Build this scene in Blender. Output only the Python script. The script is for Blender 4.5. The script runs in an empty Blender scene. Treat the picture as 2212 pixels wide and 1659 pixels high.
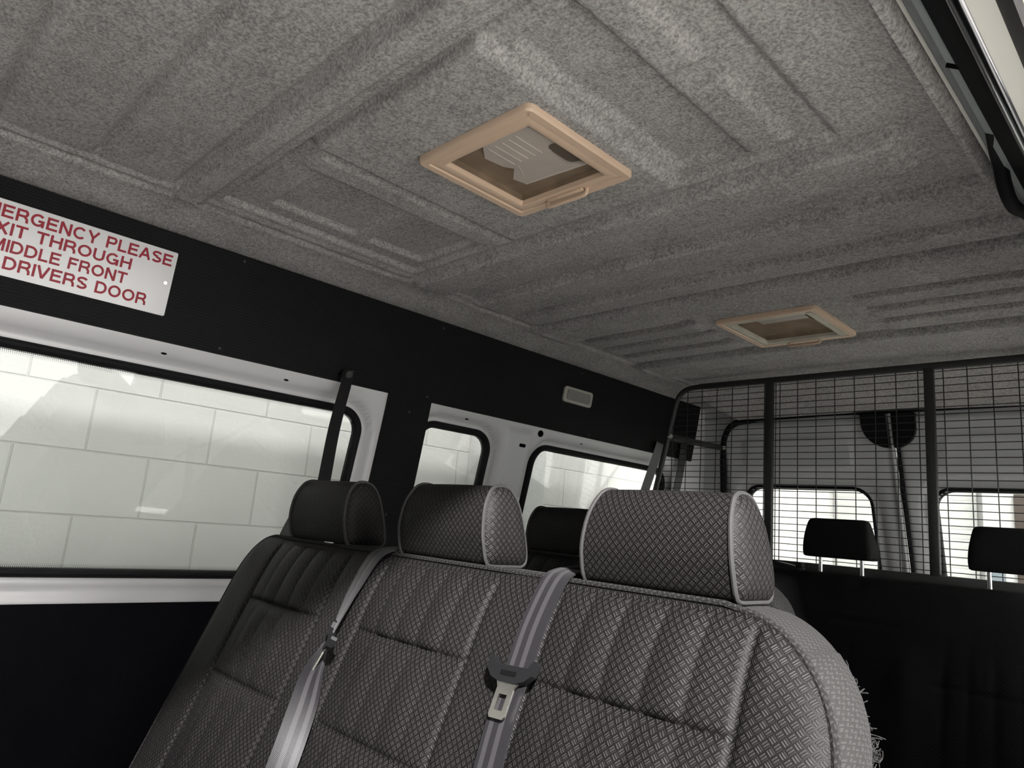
import bpy, bmesh, math, random
from mathutils import Vector, Matrix
random.seed(7)
S = bpy.context.scene
# ---------------------------------------------------------------- camera
cam_d = bpy.data.cameras.new('camera'); cam = bpy.data.objects.new('camera', cam_d)
S.collection.objects.link(cam); S.camera = cam
cam_d.sensor_fit = 'HORIZONTAL'; cam_d.sensor_width = 36.0
cam_d.lens = 36.0 * 1518.9 / 2212.0
cam_d.clip_start = 0.02; cam_d.clip_end = 100
_a, _b, _c = math.radians(45.9584), math.radians(101.3094), math.radians(4.8128)
cam.matrix_world = Matrix.Translation((1.95, 0, 1.2)) @ (Matrix.Rotation(_a, 4, 'Z') @ Matrix.Rotation(_b, 4, 'X') @ Matrix.Rotation(_c, 4, 'Z'))
# ---------------------------------------------------------------- world, lamps, exposure
S.view_settings.view_transform = 'Standard'; S.view_settings.look = 'None'
S.view_settings.gamma = 1.0; S.view_settings.exposure = -0.32
try: S.view_settings.use_curve_mapping = False
except Exception: pass
W_ = bpy.data.worlds.new('garage_air'); S.world = W_; W_.use_nodes = True
bg = W_.node_tree.nodes['Background']
bg.inputs[0].default_value = (1.0, 0.99, 0.995, 1); bg.inputs[1].default_value = 0.6
def lamp(name, loc, target, sx, sy, watts, col=(1, 0.985, 0.975), spread=180):
    d = bpy.data.lights.new(name, 'AREA'); d.shape = 'RECTANGLE'; d.size = sx; d.size_y = sy
    d.energy = watts; d.color = col; d.spread = math.radians(spread)
    o = bpy.data.objects.new(name, d); S.collection.objects.link(o)
    o.location = loc
    o.rotation_euler = (Vector(target) - Vector(loc)).to_track_quat('-Z', 'Y').to_euler()
    return o
lamp('garage_batten_light', (3.63, -1.1, 2.964), (1.1, 0.75, 1.0), 0.20, 0.10, 80, spread=50)
lamp('tube_and_fill_light', (1.35, 0.7, 3.5), (1.35, 0.7, 0), 0.16, 2.2, 95)
lamp('tube_and_fill_light', (1.0, 4.9, 3.4), (0.2, 4.6, 0), 0.3, 2.2, 60)
lamp('tube_and_fill_light', (2.03, 0.2, 3.4), (2.03, 0.2, 0), 0.1, 3.0, 55)  # added fill: lights the ground by the doorway so it bounces to the headliner
lamp('tube_and_fill_light', (4.6, 1.9, 3.0), (5.7, 1.9, 0.6), 5.0, 0.2, 1200)  # added fill: faces the right wall, which bounces its light into the van

# ---------------------------------------------------------------- materials
def new_mat(name):
    m = bpy.data.materials.new(name); m.use_nodes = True
    nt = m.node_tree; b = nt.nodes['Principled BSDF']
    return m, nt, b
def plain(name, col, rough=0.5, metal=0.0, spec=0.5, noise=0.0, nscale=40, bump=0.0):
    m, nt, b = new_mat(name)
    b.inputs['Base Color'].default_value = (*col, 1); b.inputs['Roughness'].default_value = rough
    b.inputs['Metallic'].default_value = metal; b.inputs['Specular IOR Level'].default_value = spec
    if noise or bump:
        tc = nt.nodes.new('ShaderNodeTexCoord'); n = nt.nodes.new('ShaderNodeTexNoise')
        n.inputs['Scale'].default_value = nscale; n.inputs['Detail'].default_value = 5
        nt.links.new(tc.outputs['Object'], n.inputs['Vector'])
        if noise:
            mx = nt.nodes.new('ShaderNodeMixRGB'); mx.blend_type = 'MIX'
            mx.inputs[1].default_value = (*[c * (1 - noise) for c in col], 1); mx.inputs[2].default_value = (*[min(1, c * (1 + noise)) for c in col], 1)
            nt.links.new(n.outputs['Fac'], mx.inputs[0]); nt.links.new(mx.outputs[0], b.inputs['Base Color'])
        if bump:
            bp = nt.nodes.new('ShaderNodeBump'); bp.inputs['Strength'].default_value = bump; bp.inputs['Distance'].default_value = 0.002
            nt.links.new(n.outputs['Fac'], bp.inputs['Height']); nt.links.new(bp.outputs[0], b.inputs['Normal'])
    return m
class NB:   # small node-math helper
    def __init__(s, nt): s.nt = nt
    def m(s, op, a, b=None, c=None):
        n = s.nt.nodes.new('ShaderNodeMath'); n.operation = op
        for i, v in enumerate((a, b, c)):
            if v is None: continue
            if isinstance(v, (int, float)): n.inputs[i].default_value = v
            else: s.nt.links.new(v, n.inputs[i])
        return n.outputs[0]
def woven(name, cell, dark, light, rough=0.75, bump=0.35, strands=3, vary=0.25, sheen=0.0, rot=45, stretch=1.0, spec=0.12):
    m, nt, b = new_mat(name); N = NB(nt)
    uv = nt.nodes.new('ShaderNodeUVMap'); mp = nt.nodes.new('ShaderNodeMapping')
    mp.inputs['Rotation'].default_value[2] = math.radians(rot)
    mp0 = nt.nodes.new('ShaderNodeMapping'); mp0.inputs['Scale'].default_value = (1 / cell, stretch / cell, 1)
    nt.links.new(uv.outputs[0], mp0.inputs[0]); nt.links.new(mp0.outputs[0], mp.inputs[0])
    sp = nt.nodes.new('ShaderNodeSeparateXYZ'); nt.links.new(mp.outputs[0], sp.inputs[0])
    X, Y = sp.outputs[0], sp.outputs[1]
    fx, fy = N.m('FRACT', X), N.m('FRACT', Y)
    ck = N.m('FLOORED_MODULO', N.m('ADD', N.m('FLOOR', X), N.m('FLOOR', Y)), 2.0)
    t = N.m('ADD', N.m('MULTIPLY', fx, ck), N.m('MULTIPLY', fy, N.m('SUBTRACT', 1.0, ck)))
    st = N.m('MULTIPLY_ADD', N.m('SINE', N.m('MULTIPLY', t, 2 * math.pi * strands)), -0.5, 0.5)
    ex = N.m('MINIMUM', fx, N.m('SUBTRACT', 1.0, fx)); ey = N.m('MINIMUM', fy, N.m('SUBTRACT', 1.0, fy))
    mr = nt.nodes.new('ShaderNodeMapRange'); mr.inputs['From Min'].default_value = 0.05; mr.inputs['From Max'].default_value = 0.2
    nt.links.new(N.m('MINIMUM', ex, ey), mr.inputs[0])
    h = N.m('MULTIPLY', st, mr.outputs[0])
    nz = nt.nodes.new('ShaderNodeTexNoise'); nz.inputs['Scale'].default_value = 9; nz.inputs['Detail'].default_value = 6
    nt.links.new(uv.outputs[0], nz.inputs['Vector'])
    k = N.m('MULTIPLY', h, N.m('MULTIPLY_ADD', nz.outputs[0], 2 * vary, 1 - vary))
    mx = nt.nodes.new('ShaderNodeMixRGB'); mx.inputs[1].default_value = (*dark, 1); mx.inputs[2].default_value = (*light, 1)
    nt.links.new(k, mx.inputs[0]); nt.links.new(mx.outputs[0], b.inputs['Base Color'])
    bp = nt.nodes.new('ShaderNodeBump'); bp.inputs['Strength'].default_value = bump; bp.inputs['Distance'].default_value = 0.001
    nt.links.new(h, bp.inputs['Height']); nt.links.new(bp.outputs[0], b.inputs['Normal'])
    b.inputs['Roughness'].default_value = rough; b.inputs['Specular IOR Level'].default_value = spec
    b.inputs['Sheen Weight'].default_value = sheen; b.inputs['Sheen Roughness'].default_value = 0.4
    return m
def felt():
    m, nt, b = new_mat('grey_felt'); N = NB(nt)
    tc = nt.nodes.new('ShaderNodeTexCoord')
    def noise(s, d, r=0.6):
        n = nt.nodes.new('ShaderNodeTexNoise'); n.inputs['Scale'].default_value = s; n.inputs['Detail'].default_value = d
        n.inputs['Roughness'].default_value = r; nt.links.new(tc.outputs['Object'], n.inputs['Vector']); return n.outputs['Fac']
    a, c, e = noise(9, 3), noise(80, 5, 0.7), noise(190, 4, 0.7)
    k = N.m('ADD', N.m('MULTIPLY', a, 0.12), N.m('ADD', N.m('MULTIPLY', c, 0.28), N.m('MULTIPLY', e, 0.60)))
    r = nt.nodes.new('ShaderNodeValToRGB'); r.color_ramp.elements[0].position = 0.41; r.color_ramp.elements[1].position = 0.59
    r.color_ramp.elements[0].color = (0.205, 0.199, 0.193, 1); r.color_ramp.elements[1].color = (0.49, 0.475, 0.462, 1)
    nt.links.new(k, r.inputs[0]); nt.links.new(r.outputs[0], b.inputs['Base Color'])
    bp = nt.nodes.new('ShaderNodeBump'); bp.inputs['Strength'].default_value = 0.5; bp.inputs['Distance'].default_value = 0.002
    nt.links.new(N.m('ADD', c, N.m('MULTIPLY', e, 0.5)), bp.inputs['Height']); nt.links.new(bp.outputs[0], b.inputs['Normal'])
    b.inputs['Roughness'].default_value = 0.95; b.inputs['Specular IOR Level'].default_value = 0.1
    return m
def glass(name, tint=(0.96, 0.98, 0.97), refl=1.0):
    m = bpy.data.materials.new(name); m.use_nodes = True; nt = m.node_tree
    nt.nodes.remove(nt.nodes['Principled BSDF']); out = nt.nodes['Material Output']
    t = nt.nodes.new('ShaderNodeBsdfTransparent'); t.inputs[0].default_value = (*tint, 1)
    g = nt.nodes.new('ShaderNodeBsdfGlossy'); g.inputs['Roughness'].default_value = 0.0; g.inputs[0].default_value = (refl, refl, refl, 1)
    f = nt.nodes.new('ShaderNodeFresnel'); ge = nt.nodes.new('ShaderNodeNewGeometry'); io = nt.nodes.new('ShaderNodeMapRange')
    io.inputs['To Min'].default_value = 1.5; io.inputs['To Max'].default_value = 1 / 1.5
    nt.links.new(ge.outputs['Backfacing'], io.inputs[0]); nt.links.new(io.outputs[0], f.inputs[0])
    mx = nt.nodes.new('ShaderNodeMixShader')
    nt.links.new(f.outputs[0], mx.inputs[0]); nt.links.new(t.outputs[0], mx.inputs[1]); nt.links.new(g.outputs[0], mx.inputs[2])
    nt.links.new(mx.outputs[0], out.inputs[0]); return m
def screen_mat():
    m = bpy.data.materials.new('brown_flyscreen'); m.use_nodes = True; nt = m.node_tree
    b = nt.nodes['Principled BSDF']; out = nt.nodes['Material Output']
    b.inputs['Base Color'].default_value = (0.26, 0.19, 0.125, 1); b.inputs['Roughness'].default_value = 0.8
    tc = nt.nodes.new('ShaderNodeTexCoord'); n = nt.nodes.new('ShaderNodeTexNoise'); n.inputs['Scale'].default_value = 14; n.inputs['Detail'].default_value = 8
    n.inputs['Roughness'].default_value = 0.7
    nt.links.new(tc.outputs['Object'], n.inputs['Vector'])
    mx0 = nt.nodes.new('ShaderNodeMixRGB'); mx0.inputs[1].default_value = (0.12, 0.09, 0.06, 1); mx0.inputs[2].default_value = (0.42, 0.32, 0.22, 1)
    nt.links.new(n.outputs[0], mx0.inputs[0]); nt.links.new(mx0.outputs[0], b.inputs['Base Color'])
    t = nt.nodes.new('ShaderNodeBsdfTransparent'); mx = nt.nodes.new('ShaderNodeMixShader'); mx.inputs[0].default_value = 0.20
    nt.links.new(t.outputs[0], mx.inputs[1]); nt.links.new(b.outputs[0], mx.inputs[2]); nt.links.new(mx.outputs[0], out.inputs[0]); return m
def blocks():
    m, nt, b = new_mat('painted_block'); N = NB(nt)
    uv = nt.nodes.new('ShaderNodeUVMap'); br = nt.nodes.new('ShaderNodeTexBrick')
    br.offset = 0.5; br.inputs['Scale'].default_value = 1.0; br.inputs['Brick Width'].default_value = 0.393; br.inputs['Row Height'].default_value = 0.206
    br.inputs['Mortar Size'].default_value = 0.0045; br.inputs['Mortar Smooth'].default_value = 0.6
    br.inputs['Color1'].default_value = (0.80, 0.79, 0.765, 1); br.inputs['Color2'].default_value = (0.77, 0.76, 0.735, 1); br.inputs['Mortar'].default_value = (0.66, 0.65, 0.62, 1)
    nt.links.new(uv.outputs[0], br.inputs['Vector']); nt.links.new(br.outputs['Color'], b.inputs['Base Color'])
    nz = nt.nodes.new('ShaderNodeTexNoise'); nz.inputs['Scale'].default_value = 60; nz.inputs['Detail'].default_value = 6
    nt.links.new(uv.outputs[0], nz.inputs['Vector'])
    h = N.m('ADD', N.m('MULTIPLY', br.outputs['Fac'], -1.0), N.m('MULTIPLY', nz.outputs[0], 0.35))
    bp = nt.nodes.new('ShaderNodeBump'); bp.inputs['Strength'].default_value = 0.6; bp.inputs['Distance'].default_value = 0.004
    nt.links.new(h, bp.inputs['Height']); nt.links.new(bp.outputs[0], b.inputs['Normal'])
    b.inputs['Roughness'].default_value = 0.7; return m
def webbing():
    m, nt, b = new_mat('grey_webbing'); N = NB(nt)
    uv = nt.nodes.new('ShaderNodeUVMap'); sp = nt.nodes.new('ShaderNodeSeparateXYZ'); nt.links.new(uv.outputs[0], sp.inputs[0])
    u = sp.outputs[0]   # 0..1 across
    band = N.m('GREATER_THAN', N.m('SINE', N.m('MULTIPLY', N.m('ADD', u, -0.12), 2 * math.pi * 2.6)), 0.1)
    inner = N.m('MULTIPLY', N.m('GREATER_THAN', u, 0.14), N.m('LESS_THAN', u, 0.86))
    k = N.m('MULTIPLY', band, inner)
    rib = N.m('MULTIPLY_ADD', N.m('SINE', N.m('MULTIPLY', N.m('ADD', sp.outputs[1], N.m('MULTIPLY', u, 0.02)), 2 * math.pi / 0.0022)), 0.5, 0.5)
    mx = nt.nodes.new('ShaderNodeMixRGB'); mx.inputs[1].default_value = (0.009, 0.0085, 0.0095, 1); mx.inputs[2].default_value = (0.026, 0.0245, 0.0265, 1)
    nt.links.new(k, mx.inputs[0]); nt.links.new(mx.outputs[0], b.inputs['Base Color'])
    bp = nt.nodes.new('ShaderNodeBump'); bp.inputs['Strength'].default_value = 0.12; bp.inputs['Distance'].default_value = 0.0005
    nt.links.new(rib, bp.inputs['Height']); nt.links.new(bp.outputs[0], b.inputs['Normal'])
    b.inputs['Roughness'].default_value = 0.45; b.inputs['Sheen Weight'].default_value = 0.05; b.inputs['Specular IOR Level'].default_value = 0.15; return m
def slats():
    m, nt, b = new_mat('white_roller_slat'); N = NB(nt)
    tc = nt.nodes.new('ShaderNodeTexCoord'); sp = nt.nodes.new('ShaderNodeSeparateXYZ'); nt.links.new(tc.outputs['Object'], sp.inputs[0])
    b.inputs['Base Color'].default_value = (0.78, 0.79, 0.76, 1); b.inputs['Roughness'].default_value = 0.4; return m
M = dict(
    felt=felt(),
    white=plain('white_paint', (0.58, 0.58, 0.585), 0.32, spec=0.5, noise=0.03, nscale=8),
    vinyl=woven('black_woven_vinyl', 0.0058, (0.003, 0.003, 0.0035), (0.021, 0.021, 0.022), 0.6, 0.5, strands=1, vary=0.1),
    carpet=plain('black_carpet', (0.006, 0.006, 0.008), 1.0, spec=0.05, noise=0.6, nscale=300, bump=0.8),
    rubber=plain('black_rubber', (0.006, 0.006, 0.007), 0.7, spec=0.2),
    rubber_gloss=plain('glossy_black_rubber', (0.012, 0.012, 0.014), 0.22, spec=0.8),
    blackp=plain('black_plastic', (0.006, 0.006, 0.0065), 0.42, spec=0.2),
    blackm=plain('black_coated_steel', (0.022, 0.022, 0.022), 0.45, noise=0.3, nscale=120),
    fabric=woven('grey_basket_fabric', 0.0084, (0.0026, 0.0024, 0.0024), (0.0245, 0.0222, 0.0222), 0.55, 0.5, sheen=0.0, spec=0.14),
    fabric_side=woven('worn_grey_gusset', 0.0045, (0.016, 0.0155, 0.015), (0.030, 0.029, 0.0285), 0.8, 0.5, strands=1, rot=20, stretch=0.5, sheen=0.02),
    fabric_dark=woven('black_seat_fabric', 0.0070, (0.005, 0.005, 0.0054), (0.017, 0.0165, 0.017), 0.85, 0.2),
    piping=woven('grey_twisted_piping', 0.006, (0.009, 0.0088, 0.0085), (0.026, 0.025, 0.0245), 0.8, 0.4, strands=1, rot=30),
    web=webbing(), web_dark=plain('dark_webbing', (0.011, 0.0105, 0.0115), 0.5, noise=0.2, nscale=200),
    tan=plain('tan_plastic', (0.68, 0.505, 0.365), 0.42, noise=0.05, nscale=6),
    tanw=plain('worn_offwhite_plastic', (0.55, 0.52, 0.43), 0.5, noise=0.35, nscale=18),
    screen=screen_mat(), brown=plain('brown_dusty_backing', (0.36, 0.26, 0.175), 0.9, noise=0.6, nscale=22),
    vent=plain('white_vent_plastic', (0.88, 0.82, 0.77), 0.5, noise=0.12, nscale=20),
    glass=glass('clear_glass'), chrome=plain('chrome', (0.72, 0.72, 0.72), 0.16, metal=1.0),
    steel=plain('zinc_steel', (0.68, 0.67, 0.62), 0.25, metal=1.0), satin=plain('polished_rail_steel', (0.42, 0.42, 0.44), 0.16, metal=1.0),
    webl=plain('pale_grey_webbing', (0.2, 0.2, 0.2), 0.5), cord=plain('grey_headrest_cord', (0.0125, 0.012, 0.0118), 0.8, noise=0.3, nscale=300),
    signw=plain('white_sign_plate', (0.66, 0.66, 0.66), 0.22), red=plain('red_lettering', (0.30, 0.006, 0.022), 0.45, spec=0.3),
    lens=plain('frosted_lens', (0.24, 0.24, 0.225), 0.35, noise=0.15, nscale=60), lampf=plain('cream_lamp_housing', (0.42, 0.41, 0.36), 0.4),
    hole=plain('hole_shade_and_print', (0.004, 0.004, 0.004), 0.9, spec=0.0),  # flat black for painted-in hole shade, also the sticker numeral
    channel=plain('grey_primer_channel', (0.27, 0.30, 0.30), 0.45), cream=plain('cream_body_paint', (0.80, 0.79, 0.73), 0.3),
    dark_in=plain('dark_cabin_trim', (0.05, 0.05, 0.05), 0.8), block=blocks(),
    concrete=plain('grey_concrete', (0.42, 0.41, 0.39), 0.7, noise=0.15, nscale=6),
    pilaster=plain('white_rendered_pilaster', (0.765, 0.76, 0.75), 0.7, noise=0.06, nscale=30, bump=0.8),
    slat=slats(), bluegrey=plain('blue_grey_panel', (0.22, 0.26, 0.29), 0.5), umber=plain('dark_brown_panel', (0.07, 0.055, 0.045), 0.5),
    mattw=plain('plain_white', (0.7, 0.7, 0.68), 0.6),
)
# ---------------------------------------------------------------- mesh helpers
def link(o, parent=None):
    S.collection.objects.link(o)
    if parent is not None: o.parent = parent
    return o
def mesh(name, V, F, mat, parent=None, smooth=True, uvs=None, kind=None):
    me = bpy.data.meshes.new(name); me.from_pydata([tuple(v) for v in V], [], F)
    if uvs is not None:
        l = me.uv_layers.new(name='UVMap')
        for lp in me.loops: l.data[lp.index].uv = uvs[lp.vertex_index]
    if smooth:
        me.polygons.foreach_set('use_smooth', [True] * len(me.polygons))
    me.materials.append(mat); me.update()
    o = bpy.data.objects.new(name, me)
    if kind: o['kind'] = kind
    link(o, parent)
    if parent is not None: o.matrix_parent_inverse = parent.matrix_world.inverted() if False else Matrix.Identity(4)
    return o
def thing(name, label, cat, group=None):
    o = bpy.data.objects.new(name, None); S.collection.objects.link(o); o.empty_display_size = 0.05
    o['label'] = label; o['category'] = cat
    if group: o['group'] = group
    return o
class B:   # accumulates pieces into one mesh
    def __init__(s): s.V, s.F, s.U = [], [], []
    def add(s, V, F, U=None):
        n = len(s.V); s.V += [Vector(v) for v in V]; s.F += [tuple(i + n for i in f) for f in F]
        s.U += U if U is not None else [(v[0] + v[1] * 0.7, v[2] + v[1] * 0.3) for v in V]
        return s
    def box(s, c, d, rot=None, bev=0.0):
        bm = bmesh.new(); bmesh.ops.create_cube(bm, size=1.0)
        for v in bm.verts: v.co = Vector((v.co.x * d[0], v.co.y * d[1], v.co.z * d[2]))
        if bev: bmesh.ops.bevel(bm, geom=bm.edges[:], offset=bev, segments=2, affect='EDGES', profile=0.5)
        R = rot if rot is not None else Matrix.Identity(3)
        bm.verts.index_update()
        V = [R @ v.co + Vector(c) for v in bm.verts]; F = [[v.index for v in f.verts] for f in bm.faces]; bm.free()
        return s.add(V, F)
    def tube(s, P, r, n=10, closed=False, caps=True):
        P = [Vector(p) for p in P]; k = len(P); V, F, U = [], [], []; L = 0; up = None
        for i, p in enumerate(P):
            a = P[i - 1] if (i > 0 or closed) else p; b = P[(i + 1) % k] if (i < k - 1 or closed) else p
            t = (b - a).normalized()
            if up is None: up = Vector((0, 0, 1)) if abs(t.z) < 0.9 else Vector((1, 0, 0))
            x = t.cross(up).normalized(); y = x.cross(t).normalized(); up = y
            if i: L += (p - P[i - 1]).length
            rr = r[i] if isinstance(r, (list, tuple)) else r
            for j in range(n):
                q = 2 * math.pi * j / n
                V.append(p + (x * math.cos(q) + y * math.sin(q)) * rr); U.append((q * rr, L))
        for i in range(k if closed else k - 1):
            for j in range(n):
                a, b = i * n + j, i * n + (j + 1) % n; c, d = ((i + 1) % k) * n + (j + 1) % n, ((i + 1) % k) * n + j
                F.append((a, b, c, d))
        if caps and not closed: F += [tuple(range(n))[::-1], tuple(range((k - 1) * n, k * n))]
        return s.add(V, F, U)
    def ribbon(s, P, Wd, width, th=0.0014):
        P = [Vector(p) for p in P]; V, F, U = [], [], []; L = 0; k = len(P)
        for i, p in enumerate(P):
            w = Vector(Wd[i]).normalized(); t = (P[min(i + 1, k - 1)] - P[max(i - 1, 0)]).normalized()
            n = w.cross(t).normalized(); w = t.cross(n).normalized()
            if w.dot(Vector(Wd[i])) < 0: w = -w
            if i: L += (p - P[i - 1]).length
            for e in range(2):
                for q in range(9):
                    f = q / 8 if e == 0 else 1 - q / 8
                    V.append(p + w * (f - 0.5) * width + n * (th if e else -th)); U.append((f, L))
        for i in range(k - 1):
            for j in range(18):
                a, b = i * 18 + j, i * 18 + (j + 1) % 18
                F.append((a, b, b + 18, a + 18))
        F += [tuple(range(18))[::-1], tuple(range((k - 1) * 18, k * 18))]
        return s.add(V, F, U)
    def prism(s, poly, mapf, d0, d1):   # poly 2D, mapf(u,v,d)->3D
        n = len(poly); V = [mapf(u, v, d0) for u, v in poly] + [mapf(u, v, d1) for u, v in poly]
        F = [tuple(range(n))[::-1], tuple(range(n, 2 * n))] + [(i, (i + 1) % n, n + (i + 1) % n, n + i) for i in range(n)]
        return s.add(V, F)
    def build(s, name, mat, parent=None, smooth=True, kind=None, bevel=0.0, auto=None):
        o = mesh(name, s.V, s.F, mat, parent, smooth, s.U, kind)
        bm = bmesh.new(); bm.from_mesh(o.data); bmesh.ops.recalc_face_normals(bm, faces=bm.faces); bm.to_mesh(o.data); bm.free()
        if smooth:
            try: o.data.set_sharp_from_angle(angle=math.radians(auto or 40))
            except Exception: pass
        return o
def rrect(x0, x1, y0, y1, r, n=8, rs=None):
    rs = rs or (r, r, r, r)   # corners: (x1,y1),(x0,y1),(x0,y0),(x1,y0)
    out = []
    for (cx, cy, sx, sy, a0), r in zip(((x1, y1, -1, -1, 0), (x0, y1, 1, -1, 90), (x0, y0, 1, 1, 180), (x1, y0, -1, 1, 270)), rs):
        for i in range(n + 1):
            a = math.radians(a0 + 90 * i / n)
            out.append((cx + sx * r + r * math.cos(a), cy + sy * r + r * math.sin(a)))
    return out
def sdrr(px, py, x0, x1, y0, y1, r):
    qx = abs(px - (x0 + x1) / 2) - (x1 - x0) / 2 + r; qy = abs(py - (y0 + y1) / 2) - (y1 - y0) / 2 + r
    return math.hypot(max(qx, 0), max(qy, 0)) + min(max(qx, qy), 0) - r
def sst(a, b, x):
    if a == b: return 1.0 if x > a else 0.0
    t = min(1, max(0, (x - a) / (b - a))); return t * t * (3 - 2 * t)
def smooth_path(P, n=8):
    P = [Vector(p) for p in P]; out = []
    for i in range(len(P) - 1):
        p0, p1, p2, p3 = P[max(i - 1, 0)], P[i], P[i + 1], P[min(i + 2, len(P) - 1)]
        for j in range(n):
            t = j / n
            out.append(0.5 * ((2 * p1) + (p2 - p0) * t + (2 * p0 - 5 * p1 + 4 * p2 - p3) * t * t + (3 * p1 - p0 - 3 * p2 + p3) * t ** 3))
    out.append(P[-1]); return out
# ---------------------------------------------------------------- the van shell
def xv(z):
    u = 1.9 - z; return -(0.13 * u + 0.06 * u * abs(u))
def WL(y, z, off=0.0): return Vector((xv(z) + off, y, z))          # left wall skin, off = inwards
def DP(x, z, off=0.0): return Vector((x, 3.37 + 0.3 * (1.8 - z) + off, z))   # rear door plane, off = outwards
def holed_grid(name, mapf, u0, u1, v0, v1, step, wins, mat, offf, thick=0.02, parent=None, kind='structure'):
    nu, nv = int(round((u1 - u0) / step)), int(round((v1 - v0) / step)); V, F, idx = [], [], {}
    def vid(i, j):
        if (i, j) not in idx:
            u, v = u0 + (u1 - u0) * i / nu, v0 + (v1 - v0) * j / nv
            idx[(i, j)] = len(V); V.append(mapf(u, v, offf(u, v)))
        return idx[(i, j)]
    for i in range(nu):
        for j in range(nv):
            u, v = u0 + (u1 - u0) * (i + .5) / nu, v0 + (v1 - v0) * (j + .5) / nv
            if any(sdrr(u, v, *w) < -0.014 for w in wins): continue
            F.append((vid(i, j), vid(i + 1, j), vid(i + 1, j + 1), vid(i, j + 1)))
    o = mesh(name, V, F, mat, parent, True, [(0, 0)] * len(V), kind)
    sm = o.modifiers.new('thickness', 'SOLIDIFY'); sm.thickness = thick; sm.offset = 0
    return o
WIN = [(-0.78, 1.294, 0.970, 1.541, 0.085), (1.515, 1.886, 0.970, 1.552, 0.085), (2.118, 3.128, 0.970, 1.547, 0.10)]
def wall_off(y, z):
    d = min(sdrr(y, z, *w) for w in WIN)
    o = -0.034 * (1 - sst(0.021, 0.037, d)) - 0.005 * math.exp(-((d - 0.046) / 0.005) ** 2)
    # pressed ridges on the pillars
    if 1.9 < y < 2.1 and z < 1.58: o += 0.006 * sst(1.93, 1.95, y) * (1 - sst(2.06, 2.09, y))
    if y > 3.16: o -= 0.012 * sst(3.18, 3.2, y) * (1 - sst(3.24, 3.26, y))
    if z < .965: o += 0.008 * math.exp(-((z - .948) / .006) ** 2) - 0.010 * math.exp(-((z - .930) / .008) ** 2)
    return o - 0.012
holed_grid('wall_left', WL, -0.9, 3.50, 0.0, 1.93, 0.0105, WIN, M['white'], wall_off, 0.012)
def loop_strip(name, mapf, loop_o, loop_i, d0, d1, mat, parent):   # rounded seal: cross-section from outer loop to inner loop
    n = len(loop_o); V, F = [], []
    sec = ((0, d0), (0, d1 * .6 + d0 * .4), (0.25, d1), (0.75, d1), (1, d1 * .5 + d0 * .5), (1, d0))
    for f, d in sec:
        for a, b in zip(loop_o, loop_i): V.append(mapf(a[0] + (b[0] - a[0]) * f, a[1] + (b[1] - a[1]) * f, d))
    k = len(sec)
    for s_ in range(k):
        for i in range(n):
            j = (i + 1) % n; t = (s_ + 1) % k
            F.append((s_ * n + i, s_ * n + j, t * n + j, t * n + i))
    return mesh(name, V, F, mat, parent, True, [(0, 0)] * len(V))
def pane(name, mapf, loop, d, mat, parent, th=0.004):
    n = len(loop); cx = sum(p[0] for p in loop) / n; cy = sum(p[1] for p in loop) / n; V, F = [], []
    R = (1.0, 0.8, 0.6, 0.4, 0.2, 0.02)
    for dd in (d, d - th):
        for r in R:
            for p in loop: V.append(mapf(cx + (p[0] - cx) * r, cy + (p[1] - cy) * r, dd))
    k = len(R)
    for s_ in range(2):
        o = s_ * k * n
        for q in range(k - 1):
            for i in range(n):
                j = (i + 1) % n; f = (o + q * n + i, o + q * n + j, o + (q + 1) * n + j, o + (q + 1) * n + i)
                F.append(f if s_ == 0 else f[::-1])
        F.append(tuple(o + (k - 1) * n + i for i in range(n)) if s_ == 0 else tuple(o + (k - 1) * n + i for i in range(n))[::-1])
    for i in range(n): F.append(((i + 1) % n, i, k * n + i, k * n + (i + 1) % n))
    return mesh(name, V, F, mat, parent, False, [(0, 0)] * len(V))
def frit(mapf, loop_f, parent, d, rows=3, pitch=0.0042):   # dotted band printed round the glass edge
    b = B()
    for k in range(rows):
        lp = loop_f(0.003 + k * pitch * 0.9); L = []
        for i in range(len(lp)):
            a, c = Vector(lp[i]), Vector(lp[(i + 1) % len(lp)]); m = max(1, int((c - a).length / pitch))
            L += [a + (c - a) * (q / m) for q in range(m)]
        r = 0.0016 - 0.0004 * k
        for p in L:
            V = [mapf(p[0] + sx * r, p[1] + sy * r, d) for sx, sy in ((-1, 0), (0, -1), (1, 0), (0, 1))]
            b.add(V, [(0, 1, 2, 3)])
    return b
for n_, w in enumerate(WIN):
    root = bpy.data.objects.new('window_%d' % (n_ + 1), None); link(root); root['kind'] = 'structure'
    lo = rrect(*w, n=10); li = rrect(w[0] + .026, w[1] - .026, w[2] + .024, w[3] - .024, w[4] - .024, n=10)
    loop_strip('rubber_seal', WL, lo, li, -0.05, -0.020, M['rubber'], root)
    pane('glass_pane', WL, rrect(w[0] + .015, w[1] - .015, w[2] + .015, w[3] - .015, w[4] - .012, n=10), -0.036, M['glass'], root)
    if n_ == 0:
        fb = frit(WL, lambda e: rrect(0.1, w[1] - .026 - e, w[2] + .024 + e, w[3] - .024 - e, max(.01, w[4] - .024 - e), n=6), root, -0.0345)
        fb.build('dotted_glass_border', M['rubber'], root, smooth=False)
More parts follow.
